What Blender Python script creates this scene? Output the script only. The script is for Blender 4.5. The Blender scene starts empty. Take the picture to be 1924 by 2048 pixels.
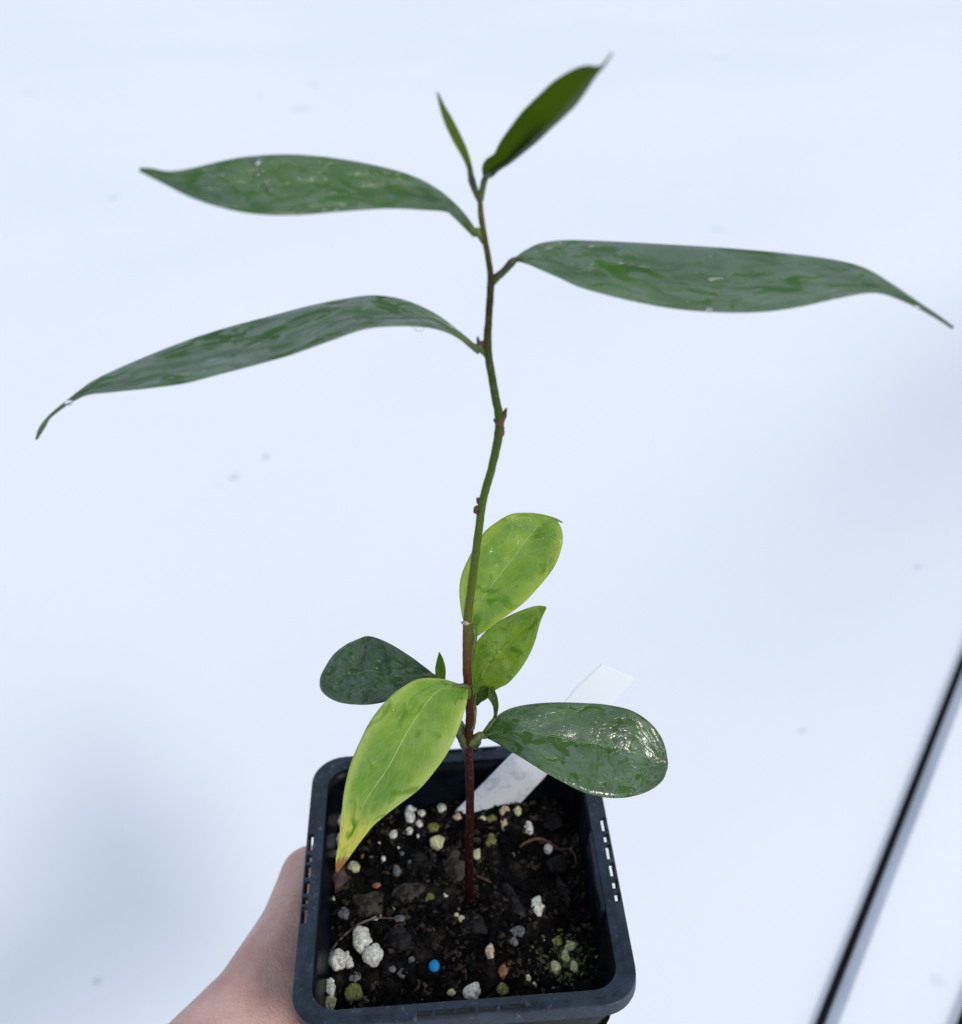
import bpy, bmesh, math, random
from mathutils import Vector, Matrix, Euler, noise
import numpy as np

# ------------------------------------------------------------------ scene, camera, world, sun
sc = bpy.context.scene
C = sc.collection
random.seed(7)

CAM_LOC = Vector((0.005088, -0.190298, 0.258884))
CAM_ROT = Euler((0.957721, 0.038085, -0.058525), 'XYZ')
F = 2100.0
cd = bpy.data.cameras.new('camera')
cam = bpy.data.objects.new('camera', cd)
C.objects.link(cam)
cam.location = CAM_LOC
cam.rotation_euler = CAM_ROT
cd.sensor_fit = 'HORIZONTAL'
cd.sensor_width = 36.0
cd.lens = F / 1924 * 36.0
cd.clip_start = 0.005
cd.clip_end = 100
cd.dof.use_dof = True
cd.dof.focus_distance = 0.262
cd.dof.aperture_fstop = cd.lens / 2.5
sc.camera = cam

SUN_EL, SUN_AZ = math.radians(40), math.radians(-50)      # azimuth measured from +x towards +y
SUNV = Vector((math.cos(SUN_EL) * math.cos(SUN_AZ), math.cos(SUN_EL) * math.sin(SUN_AZ), math.sin(SUN_EL)))
world = bpy.data.worlds.new('World')
sc.world = world
world.use_nodes = True
wn = world.node_tree
bg = wn.nodes['Background']
sky = wn.nodes.new('ShaderNodeTexSky')
sky.sky_type = 'NISHITA'
sky.sun_disc = False
sky.sun_elevation = SUN_EL
sky.sun_rotation = math.pi / 2 - SUN_AZ
mixw = wn.nodes.new('ShaderNodeMix'); mixw.data_type = 'RGBA'
mixw.inputs['Factor'].default_value = 0.62
mixw.inputs['B'].default_value = (7.45, 8.25, 9.65, 1)           # overcast veil over the blue
wn.links.new(sky.outputs[0], mixw.inputs['A'])
wn.links.new(mixw.outputs['Result'], bg.inputs['Color'])
bg.inputs['Strength'].default_value = 0.12

sd = bpy.data.lights.new('sun', 'SUN')
sd.energy = 1.5
sd.angle = math.radians(13)
sd.color = (1.0, 0.965, 0.91)
sun = bpy.data.objects.new('sun', sd)
C.objects.link(sun)
sun.rotation_euler = SUNV.to_track_quat('Z', 'Y').to_euler()
sun.location = (1, -1, 2)

sc.view_settings.view_transform = 'Standard'
sc.view_settings.look = 'None'
sc.view_settings.exposure = 0.0
sc.view_settings.gamma = 1.0
sc.view_settings.use_curve_mapping = False
sc.render.engine = 'CYCLES'
sc.cycles.use_denoising = True
sc.cycles.max_bounces = 8

# ------------------------------------------------------------------ helpers
RM = CAM_ROT.to_matrix()

def ray(px, py):
    return RM @ Vector(((px - 962) / F, -(py - 1024) / F, -1))

def at_y(px, py, y):
    d = ray(px, py); t = (y - CAM_LOC.y) / d.y
    return CAM_LOC + d * t

def at_z(px, py, z):
    d = ray(px, py); t = (z - CAM_LOC.z) / d.z
    return CAM_LOC + d * t

def at_plane(px, py, P, n):
    d = ray(px, py); t = (P - CAM_LOC).dot(n) / d.dot(n)
    return CAM_LOC + d * t

def link(name, me, mat=None, parent=None, smooth=True):
    o = bpy.data.objects.new(name, me)
    C.objects.link(o)
    if mat: me.materials.append(mat)
    if smooth:
        me.polygons.foreach_set('use_smooth', [True] * len(me.polygons))
    if parent: o.parent = parent
    return o

def from_bm(name, bm, mat=None, parent=None, smooth=True):
    me = bpy.data.meshes.new(name)
    bm.normal_update(); bm.to_mesh(me); bm.free()
    return link(name, me, mat, parent, smooth)

def tag(o, label=None, cat=None, group=None, kind=None):
    if label: o['label'] = label
    if cat: o['category'] = cat
    if group: o['group'] = group
    if kind: o['kind'] = kind
    return o

def thing(name, loc, label, cat, group=None):
    o = bpy.data.objects.new(name, None)
    C.objects.link(o); o.location = loc; o.empty_display_size = 0.01
    return tag(o, label, cat, group)

def keep(o, root):
    """parent while keeping the world position of a mesh built in world space"""
    o.parent = root
    o.matrix_parent_inverse = Matrix.Translation(-root.location) if root.parent is None else Matrix()
    return o

def crom(pts, n):
    """Catmull-Rom through pts, n samples, uniform in index"""
    P = [Vector(p) for p in pts]
    P = [P[0] * 2 - P[1]] + P + [P[-1] * 2 - P[-2]]
    m = len(pts) - 1
    out = []
    for i in range(n):
        s = i / (n - 1) * m; k = min(int(s), m - 1); t = s - k
        a, b, c, d = P[k:k + 4]
        out.append(0.5 * ((2 * b) + (c - a) * t + (2 * a - 5 * b + 4 * c - d) * t * t + (3 * b - a - 3 * c + d) * t ** 3))
    return out

def lerp1(vals, t):
    m = len(vals) - 1; s = t * m; k = min(int(s), m - 1)
    return vals[k] + (vals[k + 1] - vals[k]) * (s - k)

def tube_bm(pts, rads, seg=12, n=None, bm=None, cap=True, wob=0.0):
    bm = bm or bmesh.new()
    n = n or len(pts) * 6
    P = crom(pts, n)
    rings = []
    prev = None
    for i, p in enumerate(P):
        t = (P[min(i + 1, n - 1)] - P[max(i - 1, 0)]).normalized()
        if prev is None:
            a = t.orthogonal().normalized()
        else:
            a = (prev - t * prev.dot(t)).normalized()
        prev = a; b = t.cross(a)
        r = lerp1(rads, i / (n - 1))
        ring = []
        for k in range(seg):
            th = 2 * math.pi * k / seg
            dirv = a * math.cos(th) + b * math.sin(th)
            rr = r * (1 + wob * noise.noise((p + dirv * r) * 700))
            ring.append(bm.verts.new(p + dirv * rr))
        rings.append(ring)
    for i in range(n - 1):
        for k in range(seg):
            bm.faces.new((rings[i][k], rings[i][(k + 1) % seg], rings[i + 1][(k + 1) % seg], rings[i + 1][k]))
    if cap:
        for ring, c, s in ((rings[0], P[0], -1), (rings[-1], P[-1], 1)):
            d = (P[-1] - P[-2]).normalized() if s > 0 else (P[0] - P[1]).normalized()
            v = bm.verts.new(c + d * (lerp1(rads, 1 if s > 0 else 0) * 0.5))
            for k in range(seg):
                f = (ring[k], ring[(k + 1) % seg], v)
                bm.faces.new(f if s > 0 else f[::-1])
    return bm

# ------------------------------------------------------------------ material toolkit
class NT:
    def __init__(self, name):
        self.m = bpy.data.materials.new(name); self.m.use_nodes = True
        self.t = self.m.node_tree
        self.p = self.t.nodes['Principled BSDF']; self.out = self.t.nodes['Material Output']
    def n(self, typ, **kw):
        nd = self.t.nodes.new('ShaderNode' + typ)
        for k, v in kw.items(): setattr(nd, k, v)
        return nd
    def set(self, sock, v):
        if hasattr(v, 'links') or isinstance(v, bpy.types.NodeSocket): self.t.links.new(v, sock)
        elif isinstance(v, tuple) and len(v) == 3 and sock.type == 'RGBA': sock.default_value = (*v, 1)
        else: sock.default_value = v
    def math(self, op, a, b=0.0, c=None, clamp=False):
        nd = self.n('Math', operation=op, use_clamp=clamp)
        self.set(nd.inputs[0], a); self.set(nd.inputs[1], b)
        if c is not None: self.set(nd.inputs[2], c)
        return nd.outputs[0]
    def noise(self, vec, scale, detail=4, rough=0.55, dist=0.0):
        nd = self.n('TexNoise'); nd.inputs['Scale'].default_value = scale
        nd.inputs['Detail'].default_value = detail; nd.inputs['Roughness'].default_value = rough
        nd.inputs['Distortion'].default_value = dist
        if vec is not None: self.t.links.new(vec, nd.inputs['Vector'])
        return nd.outputs['Fac']
    def map(self, v, a, b, c=0.0, d=1.0, smooth=True):
        nd = self.n('MapRange', interpolation_type='SMOOTHSTEP' if smooth else 'LINEAR')
        for s, x in zip(('Value', 'From Min', 'From Max', 'To Min', 'To Max'), (v, a, b, c, d)): self.set(nd.inputs[s], x)
        return nd.outputs[0]
    def mix(self, f, a, b, blend='MIX'):
        nd = self.n('Mix', data_type='RGBA', blend_type=blend)
        self.set(nd.inputs['Factor'], f); self.set(nd.inputs['A'], a); self.set(nd.inputs['B'], b)
        return nd.outputs['Result']
    def bump(self, h, dist, strength=1.0, normal=None):
        nd = self.n('Bump'); self.set(nd.inputs['Height'], h)
        nd.inputs['Distance'].default_value = dist; nd.inputs['Strength'].default_value = strength
        if normal is not None: self.t.links.new(normal, nd.inputs['Normal'])
        return nd.outputs[0]
    def ramp(self, f, stops):
        nd = self.n('ValToRGB'); self.set(nd.inputs[0], f)
        cr = nd.color_ramp
        while len(cr.elements) < len(stops): cr.elements.new(0.5)
        for e, (p, c) in zip(cr.elements, stops): e.position = p; e.color = (*c, 1)
        return nd.outputs[0]
    def obj(self): return self.n('TexCoord').outputs['Object']
    def P(self, **kw):
        for k, v in kw.items(): self.set(self.p.inputs[k.replace('_', ' ')], v)

def simple_mat(name, a, b, scale=60, rough=0.6, bump=0.0, bscale=300, spec=0.5, bdist=0.001):
    t = NT(name); v = t.obj()
    t.P(Base_Color=t.mix(t.map(t.noise(v, scale), .35, .65), a, b), Roughness=rough, Specular_IOR_Level=spec)
    if bump: t.P(Normal=t.bump(t.noise(v, bscale, 6), bdist, bump))
    return t.m

# ------------------------------------------------------------------ leaf material
def leaf_mat(name, c1, c2, edge=None, tip=None, film=0.5, fscale=1.0, stretch=3.0, trans=0.12, vein=(.2, .35, .05),
             veinw=.012, coat=0.8, rings=0.0, drops=0.0, tipc=(.22, .07, .02), side=0.25, under=None, seed=0.0, fshift=0.0, spec=.25, patch=None, cior=1.75, soft=.05, vmask=None, ringf=20.0, crough=.10, camp=1.0, pscale=3.0):
    t = NT(name)
    uv = t.n('UVMap').outputs['UV']
    sep = t.n('SeparateXYZ'); t.t.links.new(uv, sep.inputs[0])
    u, v = sep.outputs[0], sep.outputs[1]
    av = t.math('ABSOLUTE', t.math('SUBTRACT', v, 0.5))
    comb = t.n('CombineXYZ')
    t.set(comb.inputs[0], t.math('MULTIPLY', u, 3.0)); t.set(comb.inputs[1], t.math('MULTIPLY', v, stretch)); comb.inputs[2].default_value = seed
    vec = comb.outputs[0]
    comb2 = t.n('CombineXYZ')
    t.set(comb2.inputs[0], t.math('MULTIPLY', u, 3.0)); t.set(comb2.inputs[1], v); comb2.inputs[2].default_value = seed + 3
    iso = comb2.outputs[0]
    blot = t.noise(iso, 1.7, 5, .6)
    col = t.mix(t.map(blot, .36, .64), c1, c2)
    # side veins: chevrons running from the midrib forwards
    ph = t.math('SUBTRACT', t.math('MULTIPLY', u, 13.0), t.math('MULTIPLY', av, 7.0))
    ph = t.math('ADD', ph, t.math('MULTIPLY', t.noise(iso, 3.0, 2), 1.3))
    fr = t.math('ABSOLUTE', t.math('SUBTRACT', t.math('FRACT', ph), 0.5))
    sv = t.map(fr, 0.0, 0.09, 1.0, 0.0)
    col = t.mix(t.math('MULTIPLY', sv, side * .45), col, vein)
    if edge:
        e = t.map(t.math('ADD', av, t.math('MULTIPLY', t.noise(iso, 5, 3), .22)), .42, .60)
        col = t.mix(t.math('MULTIPLY', e, .8), col, edge)
    if tip:
        un = t.math('ADD', u, t.math('MULTIPLY', t.math('SUBTRACT', t.noise(iso, 4, 3), .5), .16))
        col = t.mix(t.map(un, tip[0], tip[1]), col, tip[2])
        if len(tip) > 3:
            col = t.mix(t.map(un, tip[3], tip[3] + .02), col, tipc)
    mid = t.map(av, veinw * .4, veinw * 1.3, 1.0, 0.0)
    midf = t.math('MULTIPLY', mid, t.map(u, .75, .98, 1.0, 0.15))
    col = t.mix(midf, col, vein)
    if under:
        geo = t.n('NewGeometry')
        col = t.mix(geo.outputs['Backfacing'], col, under)
    # water film in patches
    fn = t.noise(vec, 1.5 * fscale, 4, .6, 1.0)
    thr = .62 - .28 * film
    if fshift: fn = t.math('ADD', fn, t.math('MULTIPLY', t.math('SUBTRACT', u, .5), fshift))
    mask = t.map(fn, thr - .01, thr + .045)
    if patch:
        pn = t.noise(vec, pscale * fscale, 3, .5, 1.1)
        pm = t.map(pn, patch[1], patch[1] + soft)
        col = t.mix(t.math('MULTIPLY', pm, t.map(av, .0, .5, 1.0, .75)), col, patch[0])
        mask = t.math('MULTIPLY', mask, t.math('SUBTRACT', 1.0, t.math('MULTIPLY', pm, .85)))
    mask = t.math('MULTIPLY', mask, t.map(t.noise(vec, 3.4 * fscale, 4, .6, .6), .34, .62, .40, 1.0))
    if vmask:
        vq = t.math('ADD', v, t.math('MULTIPLY', t.math('SUBTRACT', u, .5), vmask[2]))
        mask = t.map(vq, vmask[0], vmask[1])
        col = t.mix(t.math('MULTIPLY', t.map(vq, vmask[0] - .25, vmask[0]), t.map(u, .3, .55, 1, 0)), col, (.006, .010, .002))
    grain = t.noise(iso, 60, 3, .6)
    h = t.math('MULTIPLY', mid, -.35)
    h = t.math('ADD', h, t.math('MULTIPLY', sv, -.12))
    h = t.math('ADD', h, t.math('MULTIPLY', grain, .25))
    h = t.math('ADD', h, t.math('MULTIPLY', blot, 1.6))
    nb = t.bump(h, .00045, .8)
    ch = t.math('MULTIPLY', mask, camp)
    ch = t.math('ADD', ch, t.math('MULTIPLY', t.noise(vec, 5 * fscale, 3, .5, .8), 1.6 * camp))
    if rings:
        rn = t.math('MULTIPLY', t.noise(iso, 2.2, 2, .5, 2.0), ringf)
        rs = t.math('SINE', rn)
        ru = t.map(t.math('ADD', u, t.math('MULTIPLY', t.noise(iso, 1.5, 2), .5)), .62, 1.0, 0.05, 1.0)
        ch = t.math('ADD', ch, t.math('MULTIPLY', rs, t.math('MULTIPLY', ru, rings)))
        line = t.math('MULTIPLY', t.map(t.math('ABSOLUTE', rs), .15, .55, 1, 0), ru)
        mask = t.math('MULTIPLY', mask, t.math('SUBTRACT', 1.0, t.math('MULTIPLY', line, .9)))
    if drops:
        vo = t.n('TexVoronoi'); vo.inputs['Scale'].default_value = 16; t.t.links.new(iso, vo.inputs['Vector'])
        dm = t.map(vo.outputs['Distance'], .05, .28, 1.0, 0.0)
        sel = t.n('SeparateColor'); t.t.links.new(vo.outputs['Color'], sel.inputs[0])
        dm = t.math('MULTIPLY', dm, t.map(sel.outputs[0], .62, .66))
        ch = t.math('ADD', ch, t.math('MULTIPLY', dm, drops * 1.4))
        mask = t.math('MAXIMUM', mask, t.math('MULTIPLY', dm, .9))
    nc = t.bump(ch, .00035, .9)
    t.P(Base_Color=col, Roughness=t.map(mask, 0, 1, .42, .30), Specular_IOR_Level=spec, Normal=nb,
        Coat_Weight=t.math('MULTIPLY', mask, coat), Coat_Roughness=crough, Coat_IOR=cior, Coat_Normal=nc)
    if trans:
        tr = t.n('BsdfTranslucent'); t.set(tr.inputs[0], t.mix(.5, col, (.35, .55, .04))); t.t.links.new(nb, tr.inputs['Normal'])
        mx = t.n('MixShader'); mx.inputs[0].default_value = trans
        t.t.links.new(t.p.outputs[0], mx.inputs[1]); t.t.links.new(tr.outputs[0], mx.inputs[2])
        t.t.links.new(mx.outputs[0], t.out.inputs[0])
    return t.m

# ------------------------------------------------------------------ the white surface below
def hill(x, y):
    h = 0.0
    for cx, cy, ax, sx, sy, a in ((.70, .66, -.8, .36, .15, .105), (.30, 1.05, -.6, .5, .22, .016), (-.55, 1.3, .4, .5, .3, .02),
                                  (-.02, .16, -.7, .20, .14, .006), (-1.2, 2.6, .2, .9, .5, .02), (1.2, 2.4, -.2, .9, .5, .02)):
        dx, dy = x - cx, y - cy
        c, s = math.cos(ax), math.sin(ax)
        a1, b1 = (dx * c - dy * s) / sx, (dx * s + dy * c) / sy
        h += a * math.exp(-.5 * (a1 * a1 + b1 * b1))
    h += .008 * noise.noise(Vector((x * 1.9, y * 1.9, 3)))
    return h

FZ = -.35
def floor_mesh():
    xs = [-9, -6, -4, -3] + [-2.2 + .05 * i for i in range(97)] + [3.2, 4, 6, 9]
    ys = [-5, -3, -2, -1.2] + [-.7 + .05 * i for i in range(100)] + [4.6, 5.2, 6.5, 9, 14]
    bm = bmesh.new()
    g = [[bm.verts.new((x, y, FZ + hill(x, y))) for x in xs] for y in ys]
    for j in range(len(ys) - 1):
        for i in range(len(xs) - 1):
            bm.faces.new((g[j][i], g[j][i + 1], g[j + 1][i + 1], g[j + 1][i]))
    t = NT('white sheet'); v = t.obj()
    a = t.mix(t.map(t.noise(v, 1.6, 3), .3, .7), (.80, .82, .84), (.83, .845, .86))
    # grubby specks and a few faint stains
    vo = t.n('TexVoronoi'); vo.inputs['Scale'].default_value = 6.5; t.t.links.new(v, vo.inputs['Vector'])
    sel = t.n('SeparateColor'); t.t.links.new(vo.outputs['Color'], sel.inputs[0])
    sp = t.math('MULTIPLY', t.map(t.math('ADD', vo.outputs['Distance'], t.math('MULTIPLY', t.noise(v, 60, 3), .04)), .03, .055, 1, 0), t.map(sel.outputs[1], .72, .74))
    a = t.mix(t.math('MULTIPLY', sp, .45), a, (.38, .42, .50))
    for (px, py, r, f) in ((535, 932, .006, .9), (470, 970, .007, .7), (440, 985, .004, .5), (630, 182, .02, .35), (604, 232, .03, .3), (528, 205, .016, .3),
                           (62, 203, .018, .5), (232, 412, .014, .6), (1430, 478, .014, .4), (1440, 132, .03, .3), (1808, 1232, .005, .5), (1593, 1520, .004, .4), (195, 1968, .004, .5), (1860, 2000, .006, .25)):
        P = at_z(px, py, FZ)
        P.z += hill(P.x, P.y)
        d = t.n('VectorMath', operation='DISTANCE'); t.t.links.new(v, d.inputs[0]); d.inputs[1].default_value = P
        dd = t.math('ADD', d.outputs['Value'], t.math('MULTIPLY', t.math('SUBTRACT', t.noise(v, 0.8 / r, 2), .5), r * 1.6))
        a = t.mix(t.map(dd, r * .4, r, f * .55, 0), a, (.30, .34, .42))
    t.P(Base_Color=a, Roughness=.55, Specular_IOR_Level=.3, Normal=t.bump(t.noise(v, 9, 4), .004, .25))
    o = from_bm('tabletop', bm, t.m)
    tag(o, kind='structure')
floor_mesh()

def straight(px0, py0, px1, py1, lift, ext=.6, n=60, off=0.0):
    a, b = at_z(px0, py0, FZ), at_z(px1, py1, FZ)
    d = (a - b).normalized(); s = d.cross(Vector((0, 0, 1)))
    a = a + d * 2.2 + s * off; b = b - d * ext + s * off
    pts = []
    for i in range(n):
        p = b.lerp(a, i / (n - 1)); p.z = FZ + hill(p.x, p.y) + lift
        pts.append(p)
    return pts, s

black_plastic = simple_mat('black cable sheath', (.002, .0025, .003), (.004, .005, .006), 40, .6, spec=.1)
shadow_mat = simple_mat('grey strip', (.27, .31, .37), (.33, .37, .44), 12, .6, .3, 60)
pts, s = straight(1932, 1330, 1640, 2062, .0020)
o = from_bm('cable', tube_bm(pts, [.0026] * 2, 14, 200), black_plastic)
tag(o, 'long straight black cable lying across the white surface on the right', 'cable')
pts2, s = straight(1932, 1330, 1640, 2062, .003)  # shadow beside the cable, put in as a flat grey-coloured strip
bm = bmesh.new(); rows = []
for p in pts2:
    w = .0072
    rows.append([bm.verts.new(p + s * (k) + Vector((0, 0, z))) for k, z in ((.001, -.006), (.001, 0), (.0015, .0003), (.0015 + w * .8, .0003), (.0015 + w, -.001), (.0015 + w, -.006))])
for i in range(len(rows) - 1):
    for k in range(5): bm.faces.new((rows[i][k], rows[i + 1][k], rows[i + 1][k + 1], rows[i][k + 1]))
o = from_bm('shadow_strip', bm, shadow_mat)
tag(o, 'flat pale grey strip standing in for the shadow along the right side of the black cable', 'painted shadow')
pts3, s = straight(1932, 2016, 1914, 2062, .004)
o = from_bm('cable', tube_bm(pts3, [.0018] * 2, 12, 100), black_plastic)
tag(o, 'short end of black cable just showing in the bottom right corner', 'cable')

# ------------------------------------------------------------------ pot
def rr(half, rad, z, n=8, sub=6):
    pts = []
    for q in range(4):
        cx = (half - rad) * (1 if q in (0, 3) else -1); cy = (half - rad) * (1 if q in (0, 1) else -1)
        for k in range(n + 1):
            th = math.pi / 2 * (q + k / n)
            pts.append(Vector((cx + rad * math.cos(th), cy + rad * math.sin(th), z)))
        # straight run to the next corner
        q2 = (q + 1) % 4
        cx2 = (half - rad) * (1 if q2 in (0, 3) else -1); cy2 = (half - rad) * (1 if q2 in (0, 1) else -1)
        th = math.pi / 2 * (q + 1)
        a = pts[-1]; b = Vector((cx2 + rad * math.cos(th), cy2 + rad * math.sin(th), z))
        for k in range(1, sub): pts.append(a.lerp(b, k / sub))
    return pts

def loft(loops, bm, close_first=False, close_last=False, ring=False):
    R = [[bm.verts.new(p) for p in L] for L in loops]
    m = len(R[0])
    pairs = list(zip(R, R[1:])) + ([(R[-1], R[0])] if ring else [])
    for A, B in pairs:
        for k in range(m): bm.faces.new((A[k], A[(k + 1) % m], B[(k + 1) % m], B[k]))
    if close_first: bm.faces.new(R[0][::-1])
    if close_last: bm.faces.new(R[-1])
    return bm

t = NT('black pot plastic'); v = t.obj()
scr = t.noise(v, 90, 5, .6)
wetn = t.noise(v, 420, 3)
t.P(Base_Color=t.mix(t.map(scr, .4, .7), (.0015, .0025, .005), (.005, .008, .014)), Roughness=t.map(scr, .3, .7, .30, .5),
    Specular_IOR_Level=.12, Normal=t.bump(t.noise(v, 500, 4), .0004, .35))
pot_mat = t.m
t = NT('pot rim plastic'); v = t.obj()
scr = t.noise(v, 85, 6, .75); dust = t.map(t.noise(v, 420, 5, .7), .58, .70)
col = t.mix(t.map(scr, .35, .68), (.004, .008, .016), (.019, .031, .050))
col = t.mix(t.math('MULTIPLY', dust, .5), col, (.14, .17, .21))
t.P(Base_Color=col, Roughness=t.map(scr, .3, .7, .28, .5), Specular_IOR_Level=.34, Normal=t.bump(t.noise(v, 600, 4), .0004, .4))
rim_mat = t.m

pot = thing('plant_pot', (0, 0, -.088), 'square black plastic nursery pot of dark soil held up by a hand', 'plant pot')
bm = bmesh.new()
L = [rr(.031, .007, -.088), rr(.0325, .008, -.0875), rr(.0375, .0075, -.04), rr(.0408, .0075, -.006), rr(.0412, .0075, -.0016),
     rr(.0404, .0070, -.0014), rr(.0400, .0068, -.006), rr(.0366, .0066, -.04), rr(.0316, .006, -.0860)]
loft(L, bm, close_first=True, close_last=True)
bmesh.ops.recalc_face_normals(bm, faces=bm.faces)
keep(from_bm('body', bm, pot_mat, smooth=True), pot)
# rim: flange with a lip, slots cut through
bm = bmesh.new()
L = [rr(.0404, .0070, -.0012), rr(.0402, .0069, -.0003), rr(.0406, .0071, .0000), rr(.0424, .0082, .0002), rr(.0428, .0084, .0006), rr(.0446, .0096, .0006), rr(.0451, .0100, .0002),
     rr(.0453, .0101, -.0040), rr(.0449, .0100, -.0044), rr(.0444, .0096, -.0040), rr(.0443, .0095, -.0010), rr(.0412, .0075, -.0012)]
loft(L, bm, ring=True)
bmesh.ops.recalc_face_normals(bm, faces=bm.faces)
rim = from_bm('rim', bm, rim_mat)
cut = bmesh.new()
def cutbox(x0, x1, y0, y1, z0=-.003, z1=.003):
    bmesh.ops.create_cube(cut, size=1, matrix=Matrix.Translation(((x0 + x1) / 2, (y0 + y1) / 2, (z0 + z1) / 2)) @ Matrix.Diagonal((x1 - x0, y1 - y0, z1 - z0, 1)))
for a, b in ((.0151, .0092), (.0078, .0052), (.0042, -.0001), (-.0012, -.0055), (-.0066, -.0088), (-.0098, -.0150)):
    cutbox(-.0447, -.0430, b, a)
for a, b in ((.0135, .0085), (.0074, .0045), (.0036, -.0014), (-.0026, -.0072), (-.0084, -.0112), (-.0124, -.0153)):
    cutbox(.0430, .0446, b, a)
for a, b in ((-.0125, -.0088), (-.0080, -.0032), (-.0024, .0024), (.0032, .0080), (.0088, .0150)):
    cutbox(a, b, -.0445, -.0428)
for a, b in ((-.0130, -.0092), (-.0084, -.0036), (-.0024, .0024), (.0036, .0080), (.0092, .0140)):
    cutbox(a, b, .0431, .0441)
cme = bpy.data.meshes.new('cut'); cut.to_mesh(cme); cut.free()
co = bpy.data.objects.new('cut', cme); C.objects.link(co)
md = rim.modifiers.new('b', 'BOOLEAN'); md.object = co; md.operation = 'DIFFERENCE'; md.solver = 'EXACT'
dg = bpy.context.evaluated_depsgraph_get(); dg.update()
newme = bpy.data.meshes.new_from_object(rim.evaluated_get(dg))
rim.modifiers.clear(); rim.data = newme
bpy.data.objects.remove(co)
bv = rim.modifiers.new('bev', 'BEVEL'); bv.width = .0002; bv.segments = 2; bv.limit_method = 'ANGLE'; bv.angle_limit = math.radians(40)
newme.polygons.foreach_set('use_smooth', [False] * len(newme.polygons))
wn_ = rim.modifiers.new('wn', 'WEIGHTED_NORMAL')
keep(rim, pot)
# raised ledge panels inside the right and left walls
for sx in (1,):
    bm = bmesh.new()
    bmesh.ops.create_cube(bm, size=1, matrix=Matrix.Translation((sx * .0397, -.003, -.0052)) @ Matrix.Rotation(sx * math.radians(5.6), 4, 'Y') @ Matrix.Diagonal((.0012, .026, .0085, 1)))
    bmesh.ops.bevel(bm, geom=bm.edges[:], offset=.0003, segments=2, affect='EDGES')
    keep(from_bm('ledge', bm, rim_mat), pot)

# ------------------------------------------------------------------ soil
t = NT('potting soil'); v = t.obj()
n1 = t.noise(v, 120, 6, .65); n2 = t.noise(v, 480, 5, .6); n3 = t.noise(v, 35, 3)
col = t.ramp(n1, [(.40, (.0004, .0004, .0006)), (.54, (.0026, .0021, .0020)), (.63, (.018, .014, .012)), (.76, (.065, .053, .042))])
col = t.mix(t.math('MULTIPLY', t.map(n3, .56, .72), .35), col, (.022, .022, .012))
col = t.mix(t.math('MULTIPLY', t.map(t.noise(v, 1300, 3), .66, .72), t.map(t.noise(v, 60, 2), .42, .6, .15, 1)), col, (.11, .10, .10))
t.P(Base_Color=col, Roughness=t.map(n2, .4, .65, .5, .9), Specular_IOR_Level=.09, Normal=t.bump(t.math('ADD', n1, n2), .0016, .9))
soil_mat = t.m
def soil_z(x, y):
    z = -.0185 + .0022 * noise.noise(Vector((x * 55, y * 55, 1))) + .0012 * noise.noise(Vector((x * 150, y * 150, 5))) + .0006 * noise.noise(Vector((x * 420, y * 420, 9)))
    z += .0022 * math.exp(-((x * x + y * y) / .00012)) - .0025 * math.exp(-((x - .036) ** 2 / .00008))
    return z
bm = bmesh.new()
M = 150
g = []
for j in range(M + 1):
    row = []
    for i in range(M + 1):
        x = -1 + 2 * i / M; y = -1 + 2 * j / M
        # squircle-ish rounding of the corners
        k = .0394
        X, Y = x * k, y * k
        m_ = max(abs(x), abs(y)); cr = .86
        if abs(x) > cr and abs(y) > cr:
            fx, fy = (abs(x) - cr) / (1 - cr), (abs(y) - cr) / (1 - cr)
            q = max(fx, fy) / math.hypot(fx, fy)
            X = math.copysign((cr + (abs(x) - cr) * q) * k, x); Y = math.copysign((cr + (abs(y) - cr) * q) * k, y)
        row.append(bm.verts.new((X, Y, soil_z(X, Y))))
    g.append(row)
for j in range(M):
    for i in range(M): bm.faces.new((g[j][i], g[j][i + 1], g[j + 1][i + 1], g[j + 1][i]))
base = bmesh.new(); bmesh.ops.create_icosphere(base, subdivisions=2, radius=1)
BV = [v.co.copy() for v in base.verts]; BF = [[v.index for v in f.verts] for f in base.faces]; base.free()
def lump(bm, c, r, rot, seed, rough=.35, freq=1.3):
    Mx = rot.to_matrix()
    vs = []
    for p in BV:
        k = 1 + rough * noise.noise(p * freq + Vector((seed, seed * .7, 1))) + rough * .5 * noise.noise(p * freq * 2.7 + Vector((seed, 3, 1)))
        q = Vector((p.x * r[0], p.y * r[1], p.z * r[2])) * k
        vs.append(bm.verts.new(c + Mx @ q))
    for f in BF: bm.faces.new([vs[i] for i in f])
rot = lambda a=1.0: Euler((random.uniform(-a, a), random.uniform(-a, a), random.uniform(0, 6.28)))
for i in range(1500):
    x, y = random.uniform(-.0378, .0378), random.uniform(-.0378, .0378)
    r = random.choice((.0004, .0005, .0007, .0009, .0013)) * random.uniform(.7, 1.4)
    lump(bm, Vector((x, y, soil_z(x, y) + r * .3)), (r * random.uniform(.8, 1.8), r, r * random.uniform(.5, .9)), rot(.5), i * 1.37, .7)
nf0 = len(bm.faces)
for i in range(1400):
    x, y = random.uniform(-.0378, .0378), random.uniform(-.0378, .0378)
    if noise.noise(Vector((x * 90, y * 90, 17))) < -.12: continue
    r = random.uniform(.00025, .0008)
    lump(bm, Vector((x, y, soil_z(x, y) + r * .5 + .0004)), (r * random.uniform(.8, 2.2), r, r * random.uniform(.5, .9)), rot(.7), i * 2.1, .8)
bm.faces.ensure_lookup_table()
for f in bm.faces[nf0:]: f.material_index = 1
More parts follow.
